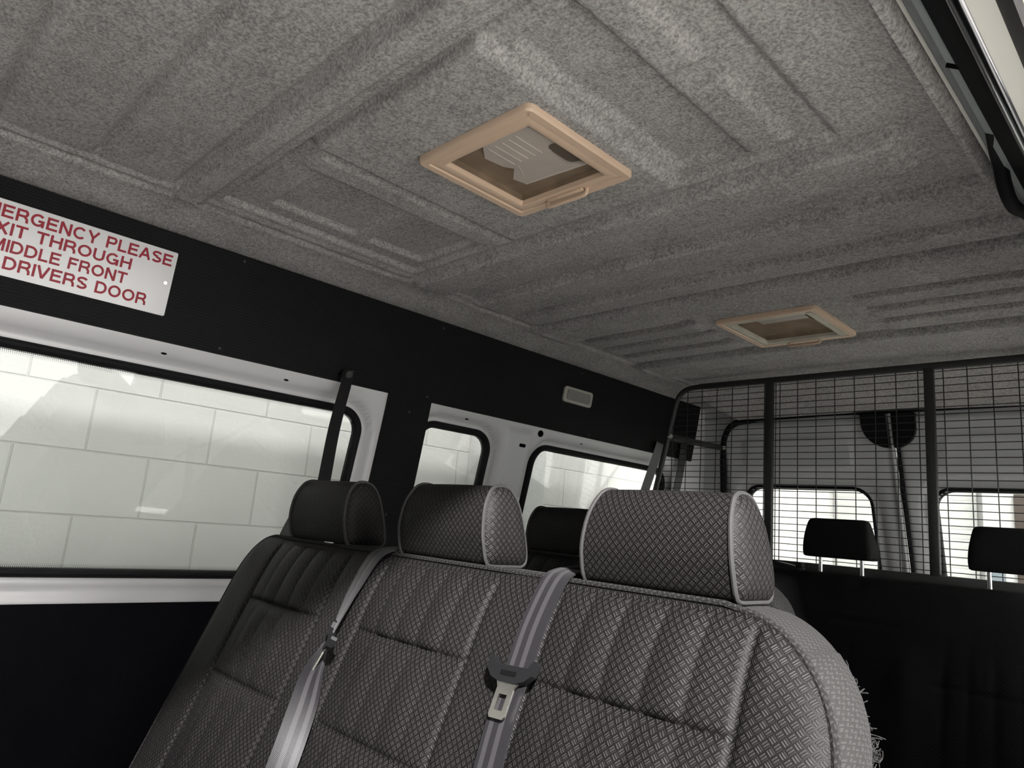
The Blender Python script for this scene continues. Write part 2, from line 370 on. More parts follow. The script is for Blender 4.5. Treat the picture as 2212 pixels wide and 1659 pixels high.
# black discs on the painted sheet paint in the dark of small holes
def wall_disc(name, y, z, ry, rz, off, mat, parent, depth=0.003):
    loop = [(y + ry * math.cos(2 * math.pi * i / 16), z + rz * math.sin(2 * math.pi * i / 16)) for i in range(16)]
    return B().prism(loop, lambda u, v, d: WL(u, v, d), off, off + depth).build(name, mat, parent)
wl = bpy.data.objects['wall_left']
wall_disc('oval_hole_shade', 2.127, 1.583, 0.017, 0.014, -0.0065, M['hole'], wl, 0.0012)
B().prism(rrect(2.012, 2.048, 1.513, 1.527, 0.006, 4), WL, -0.004, 0.0012).build('slot_hole_shade', M['hole'], wl)
for y in (0.62, 0.98, 1.72, 2.40): wall_disc('pin_hole_shade', y, 1.578, 0.008, 0.003, -0.0105, M['hole'], wl, 0.0012)
# vinyl trims on the wall
def vinyl(name, y0, y1, z0, z1, t=0.012, dz=None, mat=None):
    ny, nz = max(2, int((y1 - y0) / 0.08)), max(2, int((z1 - z0) / 0.04)); V, F, U = [], [], []
    for s_ in range(2):
        for i in range(ny + 1):
            for j in range(nz + 1):
                y = y0 + (y1 - y0) * i / ny; z = z0 + (z1 - z0) * j / nz
                wob = 0.0025 * math.sin(y * 5.1) * math.sin(z * 9 + y * 2)
                V.append(WL(y, z, (t + wob) if s_ == 0 else -0.012)); U.append((y, z))
    N1 = (ny + 1) * (nz + 1)
    for i in range(ny):
        for j in range(nz):
            a = i * (nz + 1) + j; f = (a, a + nz + 1, a + nz + 2, a + 1)
            F += [f, tuple(x + N1 for x in f[::-1])]
    bd = [i * (nz + 1) for i in range(ny)] + [ny * (nz + 1) + j for j in range(nz)] + [i * (nz + 1) + nz for i in range(ny, 0, -1)] + [j for j in range(nz, 0, -1)]
    for q in range(len(bd)):
        a, c = bd[q], bd[(q + 1) % len(bd)]; F.append((a, a + N1, c + N1, c))
    b = B(); b.V, b.F, b.U = V, F, U
    o = b.build(name, mat or M['vinyl'], None, kind='structure'); return o
t1 = vinyl('trim_1', -0.9, 3.29, 1.607, 1.906, 0.004)
t2 = vinyl('trim_2', 1.349, 1.531, 0.0, 1.612, 0.0075)
t3 = vinyl('trim_3', -0.9, 3.45, 0.0, 0.906, 0.004, mat=M['carpet'])
for (y, z, p, o) in ((0.77, 1.88, t1, 0.006), (0.756, 1.622, t1, 0.006), (1.517, 1.873, t1, 0.006), (1.505, 1.622, t1, 0.006), (2.42, 1.62, t1, 0.006), (2.30, 1.872, t1, 0.006), (1.44, 1.556, t2, 0.009), (1.44, 1.20, t2, 0.009)):
    wall_disc('panel_screw', y, z, 0.004, 0.004, o, M['blackm'], p, 0.003)
# headliner
RIBS = [(1.235, 1.36, .013, .20, 1.62), (1.49, 1.62, .010, .20, 1.72), (1.70, 1.785, .008, .20, 1.72), (1.815, 1.985, .014, .17, 1.74),
        (2.06, 2.15, .008, .22, 1.74), (2.185, 2.27, .009, .22, 1.74), (2.31, 2.41, .009, .22, 1.74), (2.455, 2.61, .014, .18, 1.76)]
def boxf(x, y, x0, x1, y0, y1, e=0.006):
    return sst(x0 - e, x0 + e, x) * (1 - sst(x1 - e, x1 + e, x)) * sst(y0 - e, y0 + e, y) * (1 - sst(y1 - e, y1 + e, y))
def zc(x, y):
    z = 1.897 + 0.024 * sst(0.0, 0.16, x) + 0.012 * (1 - ((x - 0.9) / 0.9) ** 2)
    z += 0.006 * sst(0.165, 0.18, x) + 0.005 * sst(0.205, 0.215, x)
    z -= 0.030 * sst(1.60, 1.70, x) * (1 - sst(1.40, 1.5, y))
    h2 = boxf(x, y, 0.70, 1.22, 1.97, 2.43, 0.02)
    r = 0
    for (a, b, d, xa, xb) in RIBS:
        ex_ = sst(xa - .03, xa + .02, x) * (1 - sst(xb - .05, xb, x))
        if a - .04 < y < b + .04:
            r += 2.2 * d * sst(a - .006, a + .007, y) * (1 - sst(b - .012, b + .012, y)) * ex_
            r -= ex_ * (.011 * math.exp(-((y - a + .009) / .006) ** 2) + .004 * math.exp(-((y - b - .014) / .009) ** 2))
    z -= r * (1 - h2) + 0.010 * h2
    # front bays
    e = sst(.20, .25, x) * (1 - sst(1.5, 1.58, x))
    z += e * (0.013 * (math.exp(-((y - 0.125) / 0.009) ** 2) + math.exp(-((y - 0.318) / 0.009) ** 2) + math.exp(-((y + 0.06) / 0.009) ** 2)) + .010 * math.exp(-((y - .492) / .008) ** 2))
    z += .008 * (math.exp(-((x - .172) / .009) ** 2) + .7 * math.exp(-((x - .205) / .008) ** 2)) * (1 - sst(.44, .47, y)) * sst(-.2, -.1, y)
    z += .008 * (math.exp(-((x - .172) / .009) ** 2) + .7 * math.exp(-((x - .205) / .008) ** 2)) * (sst(1.5, 1.53, y) * (1 - sst(1.78, 1.8, y)) + sst(2.05, 2.08, y) * (1 - sst(2.42, 2.45, y)) + .6 * sst(.64, .67, y) * (1 - sst(1.16, 1.2, y)))
    z -= 0.024 * sst(.498, .512, y) * (1 - sst(.55, .578, y)) * sst(.16, .22, x) * (1 - sst(1.5, 1.6, x))
    # moulded pads round the near hatch
    z += 0.012 * boxf(x, y, .235, 1.50, .60, 1.20)
    z -= 0.022 * boxf(x, y, .665, 1.175, .61, 1.20, .010)
    z += 0.012 * boxf(x, y, .30, .545, .70, .94, .007) + 0.012 * boxf(x, y, .30, .545, .99, 1.17, .007)
    z -= 0.012 * boxf(x, y, .555, .63, .65, 1.2, .010)
    z += 0.014 * boxf(x, y, 1.20, 1.335, .665, 1.155, .006) - 0.014 * boxf(x, y, 1.345, 1.42, .63, .87, .012) - 0.014 * boxf(x, y, 1.345, 1.43, .92, 1.17, .012)
    z += .012 * (math.exp(-((x - 1.338) / .006) ** 2) * (sst(.655, .665, y) * (1 - sst(.875, .885, y)) + sst(.925, .935, y) * (1 - sst(1.15, 1.16, y)))
                 + math.exp(-((x - .655) / .006) ** 2) * sst(.66, .67, y) * (1 - sst(1.19, 1.2, y)) + .8 * math.exp(-((x - .549) / .005) ** 2) * (sst(.70, .71, y) * (1 - sst(.93, .94, y)) + sst(.99, 1.0, y) * (1 - sst(1.16, 1.17, y)))
                 + .8 * math.exp(-((y - .662) / .005) ** 2) * sst(1.2, 1.22, x) * (1 - sst(1.32, 1.34, x)) + .7 * math.exp(-((y - .605) / .007) ** 2) * sst(.25, .3, x) * (1 - sst(1.4, 1.5, x)))
    # fall towards the rear doors
    z -= (0.098 * sst(2.80, 3.36, y) + 0.012 * sst(2.66, 2.70, y)) * sst(0.02, 0.22, x)
    return z
_s = (1.919 - 1.2) / 0.7
HATCH = [(1.95 - 1.106 * _s, 1.95 - .789 * _s, .748 * _s, 1.055 * _s), (1.95 - 1.148 * _s, 1.95 - .817 * _s, 2.01 * _s, 2.347 * _s)]   # openings for the roof hatches
def headliner():
    NX, NY = 230, 950; xs = [1.684 * i / NX for i in range(NX + 1)]; ys = [-0.9 + 4.27 * j / NY for j in range(NY + 1)]
    b = B(); V, F = [], []
    for y in ys:
        for x in xs: V.append(Vector((x - 0.004 * (x == 0), y, zc(x, y))))
    for j in range(NY):
        for i in range(NX):
            a = j * (NX + 1) + i
            if any(hx0 + .03 < xs[i] < hx1 - .04 and hy0 + .03 < ys[j] < hy1 - .035 for hx0, hx1, hy0, hy1 in HATCH): continue
            F.append((a, a + NX + 1, a + NX + 2, a + 1))
    b.add(V, F)
    xe = [1.684 + 0.15 * i / 10 for i in range(11)]; ye = [y for y in ys if y > 1.45]; V, F = [], []
    for y in ye:
        for x in xe: V.append(Vector((x, y, zc(x, y) - 0.0)))
    for j in range(len(ye) - 1):
        for i in range(10):
            a = j * 11 + i; F.append((a, a + 11, a + 12, a + 1))
    b.add(V, F)
    o = mesh('ceiling', b.V, b.F, M['felt'], None, True, b.U, 'structure')
    sm = o.modifiers.new('thickness', 'SOLIDIFY'); sm.thickness = 0.006; sm.offset = -1
    return o
ceil = headliner()
# outer roof skin above the headliner
B().box((0.9, 1.25, 2.06), (1.86, 4.6, 0.05), bev=0.02).build('roof', M['white'], None, kind='structure')
# ---------------------------------------------------------------- sliding door header
def extr(name, prof, y0, y1, mat, kind='structure', parent=None, ny=2, wob=None):
    n = len(prof); V, F, U = [], [], []
    for j in range(ny + 1):
        y = y0 + (y1 - y0) * j / ny
        for (x, z) in prof:
            dx = wob(y) if wob else 0
            V.append((x + dx, y, z)); U.append((y, x + z))
    for j in range(ny):
        for i in range(n):
            k = (i + 1) % n; F.append((j * n + i, j * n + k, (j + 1) * n + k, (j + 1) * n + i))
    F += [tuple(range(n))[::-1], tuple(range(ny * n, (ny + 1) * n))]
    b = B(); b.V, b.F, b.U = [Vector(v) for v in V], F, U
    return b.build(name, mat, parent, kind=kind)
extr('trim_4', [(1.676, 1.897), (1.684, 1.897), (1.6885, 1.903), (1.695, 1.921), (1.69, 1.93), (1.676, 1.93)], -0.9, 1.452, M['felt'])
extr('trim_5', [(1.699, 1.9065), (1.7005, 1.9015), (1.7055, 1.9015), (1.712, 1.912), (1.703, 1.925)], -0.9, 1.42, M['cream'])
hd = extr('trim_6', [(1.712, 1.884), (1.7165, 1.878), (1.727, 1.8665), (1.728, 1.8625), (1.744, 1.8535), (1.752, 1.862), (1.752, 2.03), (1.712, 2.03)], -0.9, 1.62, M['channel'])
for y in (0.985,):
    b = B(); b.tube([(1.728, y, 1.8625), (1.742, y + .004, 1.855)], 0.0045, 8).build('channel_slot_shade', M['hole'], hd)  # black rod paints in the dark of a slot
seal = bpy.data.objects.new('trim_7', None); link(seal); seal['kind'] = 'structure'
extr('seal_lip', [(1.739, 1.861), (1.7395, 1.853), (1.752, 1.8475), (1.756, 1.842), (1.770, 1.8355), (1.778, 1.842), (1.772, 1.856), (1.755, 1.866)], -0.9, 1.46, M['rubber'], None, seal)
b = B(); b.tube([(1.7835, -0.9, 1.818), (1.7835, 0.5, 1.818), (1.7835, 1.1, 1.818), (1.7835, 1.62, 1.816)], 0.012, 24)
b.build('seal_bulb', M['satin'], seal)
b = B(); b.tube(smooth_path([(1.738, 1.20, 1.868), (1.724, 1.30, 1.877), (1.722, 1.335, 1.868), (1.722, 1.352, 1.846), (1.722, 1.385, 1.831), (1.722, 1.44, 1.833), (1.722, 1.54, 1.862), (1.722, 1.70, 1.90)], 6), 0.0115, 12)
b.build('seal_corner_loop', M['rubber'], seal)
extr('trim_8', [(1.790, 1.806), (1.818, 1.799), (1.83, 1.83), (1.83, 2.03), (1.775, 2.03), (1.775, 1.84)], -0.9, 3.4, M['cream'])
extr('trim_9', [(1.8145, 1.801), (1.8335, 1.7815), (1.84, 1.785), (1.836, 1.81), (1.82, 1.815)], -0.9, 1.6, M['rubber_gloss'])
extr('trim_10', [(1.8355, 1.787), (1.875, 1.79), (1.885, 1.84), (1.86, 2.05), (1.83, 2.05), (1.83, 1.83)], -0.9, 3.4, M['cream'])
# ---------------------------------------------------------------- right wall, front bulkhead, floor, rear frame
WR = lambda y, z, off=0.0: Vector((1.825 - xv(z) - off, y, z))
RWIN = [(2.12, 3.12, 1.0, 1.56, 0.09)]
holed_grid('wall_right', WR, 1.15, 3.5, 0.0, 1.93, 0.03, RWIN, M['white'], lambda u, v: 0.0, 0.02)
root = bpy.data.objects.new('window_4', None); link(root); root['kind'] = 'structure'
w = RWIN[0]; loop_strip('rubber_seal', WR, rrect(w[0] - .02, w[1] + .02, w[2] - .02, w[3] + .02, .1, 8), rrect(w[0] + .035, w[1] - .035, w[2] + .035, w[3] - .035, .06, 8), -0.03, 0.015, M['rubber'], root)
pane('glass_pane', WR, rrect(w[0], w[1], w[2], w[3], .08, 8), -0.014, M['glass'], root)
B().box((0.85, 1.3, -0.03), (2.1, 4.5, 0.06)).build('floor', M['dark_in'], None, kind='structure')
b = B(); b.box((0.85, -0.92, 0.6), (2.1, 0.03, 1.26)); b.box((0.85, -0.92, 1.95), (2.1, 0.03, 0.14)); b.box((-0.12, -0.92, 1.5), (0.2, 0.03, 0.9)); b.box((1.86, -0.92, 1.5), (0.14, 0.03, 0.9))
b.build('wall_front', M['dark_in'], None, kind='structure')
B().box((2.5, 3, 3.8), (7.5, 14, 0.1)).build('ceiling_garage', M['pilaster'], None, kind='structure')  # unseen ceiling, added to shut out world light from above
# ---------------------------------------------------------------- rear doors
def rear_door(name, x0, x1, win, pan, disc, tagx):
    root = bpy.data.objects.new(name, None); link(root); root['kind'] = 'structure'
    def off(u, v):
        d = sdrr(u, v, *win)
        o = 0.022 * (1 - sst(0.03, 0.055, d)) + 0.006 * math.exp(-((d - 0.062) / 0.006) ** 2)
        p = sdrr(u, v, *pan); o -= 0.010 * (1 - sst(-0.012, 0.008, p)) * (0.55 + 0.45 * sst(-.06, -.0, p))
        ed = min(u - x0, x1 - u, 1.825 - v); o += 0.02 * (1 - sst(0.0, 0.03, ed))
        return o
    holed_grid('door_skin', DP, x0, x1, 0.0, 1.835, 0.011, [win], M['white'], off, 0.02, root, None)
    lo = rrect(*win, n=8); e = .022; li = rrect(win[0] + e, win[1] - e, win[2] + e, win[3] - e, win[4] - .02, n=8)
    loop_strip('rubber_seal', DP, lo, li, 0.05, 0.008, M['rubber'], root)
    pane('glass_pane', DP, rrect(win[0] + .012, win[1] - .012, win[2] + .012, win[3] - .012, win[4] - .01, n=8), 0.03, M['glass'], root)
    # half-round black latch cover
    cx, r, sgn = disc; poly = [(cx, 1.822), (cx, 1.675)]
    poly += [(cx + sgn * r * math.sin(a), 1.675 + r - r * math.cos(a) + 0.0) for a in [math.radians(q * 9) for q in range(1, 11)]] + [(cx + sgn * r, 1.822)]
    B().prism(poly, DP, -0.035, 0.02).build('latch_cover', M['blackp'], root)
    B().box((cx + sgn * 0.06, 3.345, 1.838), (0.15, 0.05, 0.012), bev=0.003).build('latch_bracket', M['blackm'], root)
    return root
d1 = rear_door('door_1', 0.075, 0.912, (0.160, 0.800, 0.93, 1.512, 0.09), (0.20, 0.735, 1.585, 1.73, 0.05), (0.902, 0.108, -1), 0)
d2 = rear_door('door_2', 0.926, 1.76, (1.030, 1.66, 0.93, 1.517, 0.09), (1.10, 1.62, 1.585, 1.73, 0.05), (0.925, 0.092, 1), 0)
b = B(); b.tube([DP(0.914, z, -0.018) for z in (1.825, 1.5, 1.2, 0.9, 0.3)], 0.0075, 8); b.build('edge_flange', M['white'], d1)
b = B(); b.tube([DP(0.932, z, -0.008) for z in (1.68, 1.5, 1.2, 0.9, 0.3)], [.008, .010, .0085, .009, .009], 8); b.build('edge_seal', M['rubber'], d2)
# door aperture seal and body frame
b = B(); b.tube(smooth_path([DP(0.02, 0.9, -.01), DP(0.035, 1.2, -.01), DP(0.055, 1.45, -.01), DP(0.085, 1.68, -.01), DP(0.115, 1.765, -.01), DP(0.165, 1.808, -.012), DP(0.25, 1.822, -.012), DP(0.6, 1.83, -.012)], 6), [0.016] * 37 + [0.006] * 6, 10)
b.build('trim_11', M['rubber'], None, kind='structure')
b = B(); b.tube([DP(x, 1.832, -.012) for x in (0.5, 0.9, 1.3, 1.75)], 0.006, 8); b.build('trim_12', M['rubber'], None, kind='structure')
b = B()
for (xa, xb, za, zb) in ((-0.24, 0.085, 0.0, 1.86), (1.755, 2.1, 0.0, 1.86), (-0.1, 1.9, 1.83, 2.05)):
    n = 12
    V = [DP(x, za + (zb - za) * q / n, o) for q in range(n + 1) for (x, o) in ((xa, 0.012), (xb, 0.012), (xb, 0.03), (xa, 0.03))]
    F = [(4 * q + i, 4 * q + (i + 1) % 4, 4 * q + 4 + (i + 1) % 4, 4 * q + 4 + i) for q in range(n) for i in range(4)] + [(3, 2, 1, 0), (4 * n, 4 * n + 1, 4 * n + 2, 4 * n + 3)]
    b.add(V, F)
b.build('wall_rear', M['white'], None, kind='structure')
# ---------------------------------------------------------------- garage outside
V = [(-0.65, -4, -0.65), (-0.65, 9, -0.65), (-0.65, 9, 3.7), (-0.65, -4, 3.7), (-0.85, -4, -0.65), (-0.85, 9, -0.65), (-0.85, 9, 3.7), (-0.85, -4, 3.7)]
F = [(0, 1, 2, 3), (7, 6, 5, 4), (0, 4, 5, 1), (1, 5, 6, 2), (2, 6, 7, 3), (3, 7, 4, 0)]
mesh('wall_garage_left', V, F, M['block'], None, False, [(v[1] + 4 * .393 - .62 + 4 * 0 , v[2] + 0.206 * 6 - 1.115) for v in V], 'structure')
B().box((2.5, 3, -0.7), (7.5, 14, 0.1)).build('floor_garage', M['concrete'], None, kind='structure')
pl = B(); pl.box((-0.60, 2.36, 1.5), (0.10, 0.20, 4.4), bev=0.006); pl.box((-0.575, 2.56, 1.5), (0.15, 0.20, 4.4), bev=0.008)
pl.build('wall_garage_pilaster', M['pilaster'], None, kind='structure')
B().box((2.2, 6.9, 1.5), (6.5, 0.2, 4.4)).build('wall_garage_rear', M['pilaster'], None, kind='structure')
B().box((5.8, 3, 1.5), (0.2, 14, 4.4)).build('wall_garage_bounce', M['pilaster'], None, kind='structure')  # unseen wall, added to bounce lamp light in through the side door
b = B()
for k in range(44): b.box((-0.05, 6.77, -0.6 + 0.078 * k), (1.1, 0.03, 0.0775), bev=0.003)
for k in range(44): b.box((2.2, 6.77, -0.6 + 0.078 * k), (2.6, 0.03, 0.0775), bev=0.003)
b.build('door_garage', M['slat'], None, kind='structure')
B().box((.675, 6.66, 1.5), (.21, .12, 4.4), bev=.01).build('wall_garage_column', M['pilaster'], None, kind='structure')
B().box((.655, 6.585, .4), (.10, .02, 2.1), bev=.004).build('trim_13', M['bluegrey'], None, kind='structure')
B().box((1.25, 6.62, .55), (.93, .12, 2.4), bev=.01).build('trim_14', M['umber'], None, kind='structure')

# ---------------------------------------------------------------- roof hatches
def hatch(name, label, y0, y1, x0, x1, frame_mat, ring_mat, second, grp):
    root = thing(name, label, 'roof hatch', grp); hz = 1.919
    cx, cy = (x0 + x1) / 2, (y0 + y1) / 2; root.location = (cx, cy, hz)
    w, l = (x1 - x0) / 2, (y1 - y0) / 2
    # outer lip + sloping inner ring, swept round a rounded rectangle
    def ring(prof, r0):
        V, F = [], []; loops = [rrect(-w + e, w - e, -l + e, l - e, max(0.004, r0 - e * .6), 5) for e, z in prof]
        n = len(loops[0]); k = len(prof)
        for (e, z), lp in zip(prof, loops): V += [(u, v, z) for u, v in lp]
        for q in range(k):
            t = (q + 1) % k
            for i in range(n): F.append((q * n + i, q * n + (i + 1) % n, t * n + (i + 1) % n, t * n + i))
        return B().add(V, F)
    ring([(0.0, 0.016), (0.0, 0.004), (0.003, 0.0), (0.018, 0.0005), (0.020, 0.003), (0.021, 0.016)], 0.014).build('outer_lip', frame_mat, root)
    f = ring([(0.0205, 0.014), (0.0205, 0.0035), (0.0225, 0.0025), (0.040, 0.0015), (0.043, 0.003), (0.0445, 0.014)], 0.012).build('inner_frame', ring_mat, root)
    e = 0.044
    s = B()
    s.box((0, 0, 0.0135), (2 * (w - e), 2 * (l - e), 0.0015)); s.build('flyscreen', M['screen'], root, smooth=False)
    B().box((0, 0, 0.034), (2 * (w - e) + .02, 2 * (l - e) + .02, 0.004)).build('backing', M['brown'], root, smooth=False)
    wb = B()
    for (c, d) in (((w - e + .008, 0, .026), (.004, 2 * l - .07, .02)), ((-w + e - .008, 0, .026), (.004, 2 * l - .07, .02)), ((0, l - e + .008, .026), (2 * w - .07, .004, .02)), ((0, -l + e - .008, .026), (2 * w - .07, .004, .02))): wb.box(c, d)
    wb.build('well', M['brown'], root, smooth=False)
    ax = lambda a: -w + 2 * w * a; by = lambda b_: -l + 2 * l * b_
    if not second:
        v = B()
        poly = [(.80, .16), (.82, .42), (.72, .50), (.72, .66), (.82, .74), (.32, .705), (.295, .60), (.40, .50), (.36, .44), (.34, .29), (.48, .13)]
        v.prism([(ax(a), by(q)) for a, q in poly], lambda u, vv, d: Vector((u, vv, d)), 0.0165, 0.022)
        for a in (.44, .50, .56, .62, .68): v.tube([(ax(a), by(.22), .0175), (ax(a), by(.46), .0175)], 0.0025, 6)
        v.tube([(ax(.32), by(.70), .018), (ax(.82), by(.735), .018)], 0.003, 8)
        v.tube([(ax(.45), by(.48), .0172), (ax(.42), by(.55), .0172), (ax(.36), by(.63), .0172)], 0.002, 6)
        v.build('vent_moulding', M['vent'], root)
        B().prism(rrect(ax(.75), ax(.835), by(.42), by(.67), .012, 5), lambda u, vv, d: Vector((u, vv, d)), 0.0155, 0.03).build('vent_louvre', M['dark_in'], root)
    else:
        v = B(); v.box((ax(.56), by(.27), .0185), (2 * w * .46, .055, .004), bev=.001); v.box((ax(.56), by(.355), .0165), (2 * w * .46, .003, .002))
        v.build('vent_moulding', M['vent'], root)
        B().box((ax(.83), by(.34), .018), (.02, .06, .004), bev=.001).build('vent_louvre', M['dark_in'], root)
        c = B(); c.box((w - .033, -.004, .0005), (.017, 2 * l - .06, .004), bev=.0012); c.box((.02, l - .031, .0008), (2 * w - .12, .012, .004), bev=.001)
        c.build('catch_rail', M['tanw'], root)
    h = B(); ya = l - .022
    h.tube(smooth_path([(-.055, ya, .004), (-.055, ya, -.008), (-.045, ya, -.012), (0, ya, -.012), (.045, ya, -.012), (.055, ya, -.008), (.055, ya, .004)], 4), 0.0042, 8)
    h.box((0, ya - .008, -.001), (.10, .010, .005), bev=.001)
    h.build('handle', M['tan'], root)
    return root
sc = (1.919 - 1.2) / 0.7
sx = lambda x: 1.95 - (1.95 - x) * sc
hatch('roof_hatch', 'tan framed square roof hatch with brown flyscreen, nearest in the felt ceiling', .748 * sc, 1.055 * sc, sx(.844), sx(1.161), M['tan'], M['tan'], False, 'roof hatches')
hatch('roof_hatch', 'far roof hatch with worn off-white inner frame, near the mesh partition', 2.01 * sc, 2.347 * sc, sx(.802), sx(1.133), M['tan'], M['tanw'], True, 'roof hatches')
# ---------------------------------------------------------------- sign and interior lamp on the vinyl panel
sg = thing('exit_sign', 'white emergency exit sign with four lines of red capitals on the black panel', 'sign')
B().prism(rrect(0.045, 0.592, 1.671, 1.844, .004, 3), WL, 0.0065, 0.0095).build('sign_plate', M['signw'], sg)
def arc(cx, cy, rx, ry, a0, a1, n=14): return [(cx + rx * math.cos(math.radians(a0 + (a1 - a0) * i / n)), cy + ry * math.sin(math.radians(a0 + (a1 - a0) * i / n))) for i in range(n + 1)]
SW = .092   # half stroke
_h, _l, _t = .5, SW, 1 - SW
GLY = {   # letter: (advance width, strokes on a unit cap height)
 'E': (.78, [[(_l, 0), (_l, 1)], [(0, _t), (.76, _t)], [(0, .52), (.70, .52)], [(0, _l), (.78, _l)]]),
 'F': (.72, [[(_l, 0), (_l, 1)], [(0, _t), (.72, _t)], [(0, .52), (.64, .52)]]),
 'L': (.68, [[(_l, 0), (_l, 1)], [(0, _l), (.68, _l)]]),
 'I': (.15, [[(_l, 0), (_l, 1)]]),
 'T': (.80, [[(.40, 0), (.40, 1)], [(0, _t), (.80, _t)]]),
 'H': (.84, [[(_l, 0), (_l, 1)], [(.84 - _l, 0), (.84 - _l, 1)], [(0, .53), (.84, .53)]]),
 'M': (1.02, [[(_l, 0), (_l, 1)], [(1.02 - _l, 0), (1.02 - _l, 1)], [(_l + .02, 1), (.51, 0.02)], [(1.0 - _l, 1), (.51, .02)]]),
 'N': (.84, [[(_l, 0), (_l, 1)], [(.84 - _l, 0), (.84 - _l, 1)], [(_l, 1), (.84 - _l, 0)]]),
 'V': (.86, [[(.05, 1), (.43, .02)], [(.81, 1), (.43, .02)]]),
 'X': (.84, [[(.06, 1), (.78, 0)], [(.78, 1), (.06, 0)]]),
 'Y': (.84, [[(.05, 1), (.42, .42)], [(.79, 1), (.42, .42)], [(.42, .46), (.42, 0)]]),
 'A': (.88, [[(.05, 0), (.44, .98)], [(.83, 0), (.44, .98)], [(.2, .33), (.68, .33)]]),
 'O': (.98, [arc(.49, .5, .49 - _l, .5 - _l, 0, 360, 32)]),
 'C': (.92, [arc(.48, .5, .48 - _l, .5 - _l, 42, 318, 28)]),
 'G': (.96, [arc(.48, .5, .48 - _l, .5 - _l, 42, 330, 28), [(.52, .45), (.94, .45)], [(.94 - _l, .48), (.94 - _l, 0)]]),
 'D': (.88, [[(_l, 0), (_l, 1)], [(0, _t), (.42, _t)], [(0, _l), (.42, _l)], arc(.40, .5, .48 - _l, .5 - _l, 90, -90, 16)]),
 'P': (.78, [[(_l, 0), (_l, 1)], [(0, _t), (.5, _t)], [(0, .47), (.5, .47)], arc(.49, .698, .29 - _l, .227, 90, -90, 12)]),
 'R': (.84, [[(_l, 0), (_l, 1)], [(0, _t), (.52, _t)], [(0, .48), (.52, .48)], arc(.51, .70, .29 - _l, .222, 90, -90, 12), [(.55, .48), (.74, .26), (.76, 0)]]),
 'S': (.80, [arc(.40, .73, .40 - _l, .27 - _l, 20, 270, 14)[:] + arc(.40, .27, .40 - _l, .27 - _l, 90, -160, 14)]),
 'U': (.84, [[(_l, 1), (_l, .36)], [(.84 - _l, 1), (.84 - _l, .36)], arc(.42, .36, .42 - _l, .36 - _l, 180, 360, 16)]),
 '3': (.66, [arc(.32, .74, .25, .19, 150, -80, 12), arc(.32, .28, .26, .21, 85, -150, 12)]),
 '&': (.86, [arc(.36, .77, .17, .16, 0, 360, 16), [(.22, .66), (.80, .02)], arc(.34, .27, .26, .20, 110, 320, 14), [(.54, .15), (.74, .44)]]),
 ' ': (.34, [])}
def lettering(name, txt, y0, y1, z0, z1, parent, mat, off=0.0104):
    W_t = sum(GLY[c][0] for c in txt) + .13 * (len(txt) - 1); kx = (y1 - y0) / W_t; kz = z1 - z0; b = B(); X = 0
    mp = lambda u, v, d: WL(y0 + u * kx, z0 + v * kz, d)
    for c in txt:
        for st_ in GLY[c][1]:
            n = len(st_); Lf, Rt = [], []
            for i, p in enumerate(st_):
                a, q = st_[max(i - 1, 0)], st_[min(i + 1, n - 1)]
                if n > 2 and i in (0, n - 1) and st_[0] == st_[-1]: a, q = st_[-2], st_[1]
                dx, dz = q[0] - a[0], q[1] - a[1]; L = math.hypot(dx, dz) or 1; nx_, nz_ = -dz / L * SW, dx / L * SW
                Lf.append((X + p[0] + nx_, p[1] + nz_)); Rt.append((X + p[0] - nx_, p[1] - nz_))
            for i in range(n - 1): b.prism([Lf[i], Lf[i + 1], Rt[i + 1], Rt[i]], mp, off - .0006, off)
        X += GLY[c][0] + .13
    return b.build(name, mat, parent, smooth=False)
for txt, y0, y1, z0, z1 in (('EMERGENCY PLEASE', .138, .581, 1.8035, 1.8335), ('EXIT THROUGH', .166, .487, 1.7655, 1.7945), ('MIDDLE FRONT', .1916, .484, 1.7265, 1.7555), ('& DRIVERS DOOR', .182, .540, 1.6865, 1.7165)):
    lettering('lettering', txt, y0, y1, z0, z1, sg, M['red'])
wall_disc('rivet', 0.576, 1.757, 0.0045, 0.0045, 0.0095, M['steel'], sg, 0.002)
lm = thing('interior_lamp', 'small grey rectangular lamp with frosted lens on the black vinyl panel', 'lamp')
B().prism(rrect(2.206, 2.394, 1.735, 1.801, .014, 6), WL, 0.003, 0.012).build('lamp_housing', M['lampf'], lm, auto=30)
B().prism(rrect(2.224, 2.376, 1.746, 1.790, .010, 6), WL, 0.012, 0.0155).build('lens', M['lens'], lm, auto=30)
st = thing('pillar_sticker', 'small off-white sticker with a black 3 on the white pillar', 'sticker')
B().prism(rrect(2.035, 2.085, 1.255, 1.285, .002, 2), WL, -0.004, -0.0026).build('sticker_paper', M['mattw'], st)
lettering('lettering', '3', 2.053, 2.067, 1.261, 1.279, st, M['hole'], -0.0022)
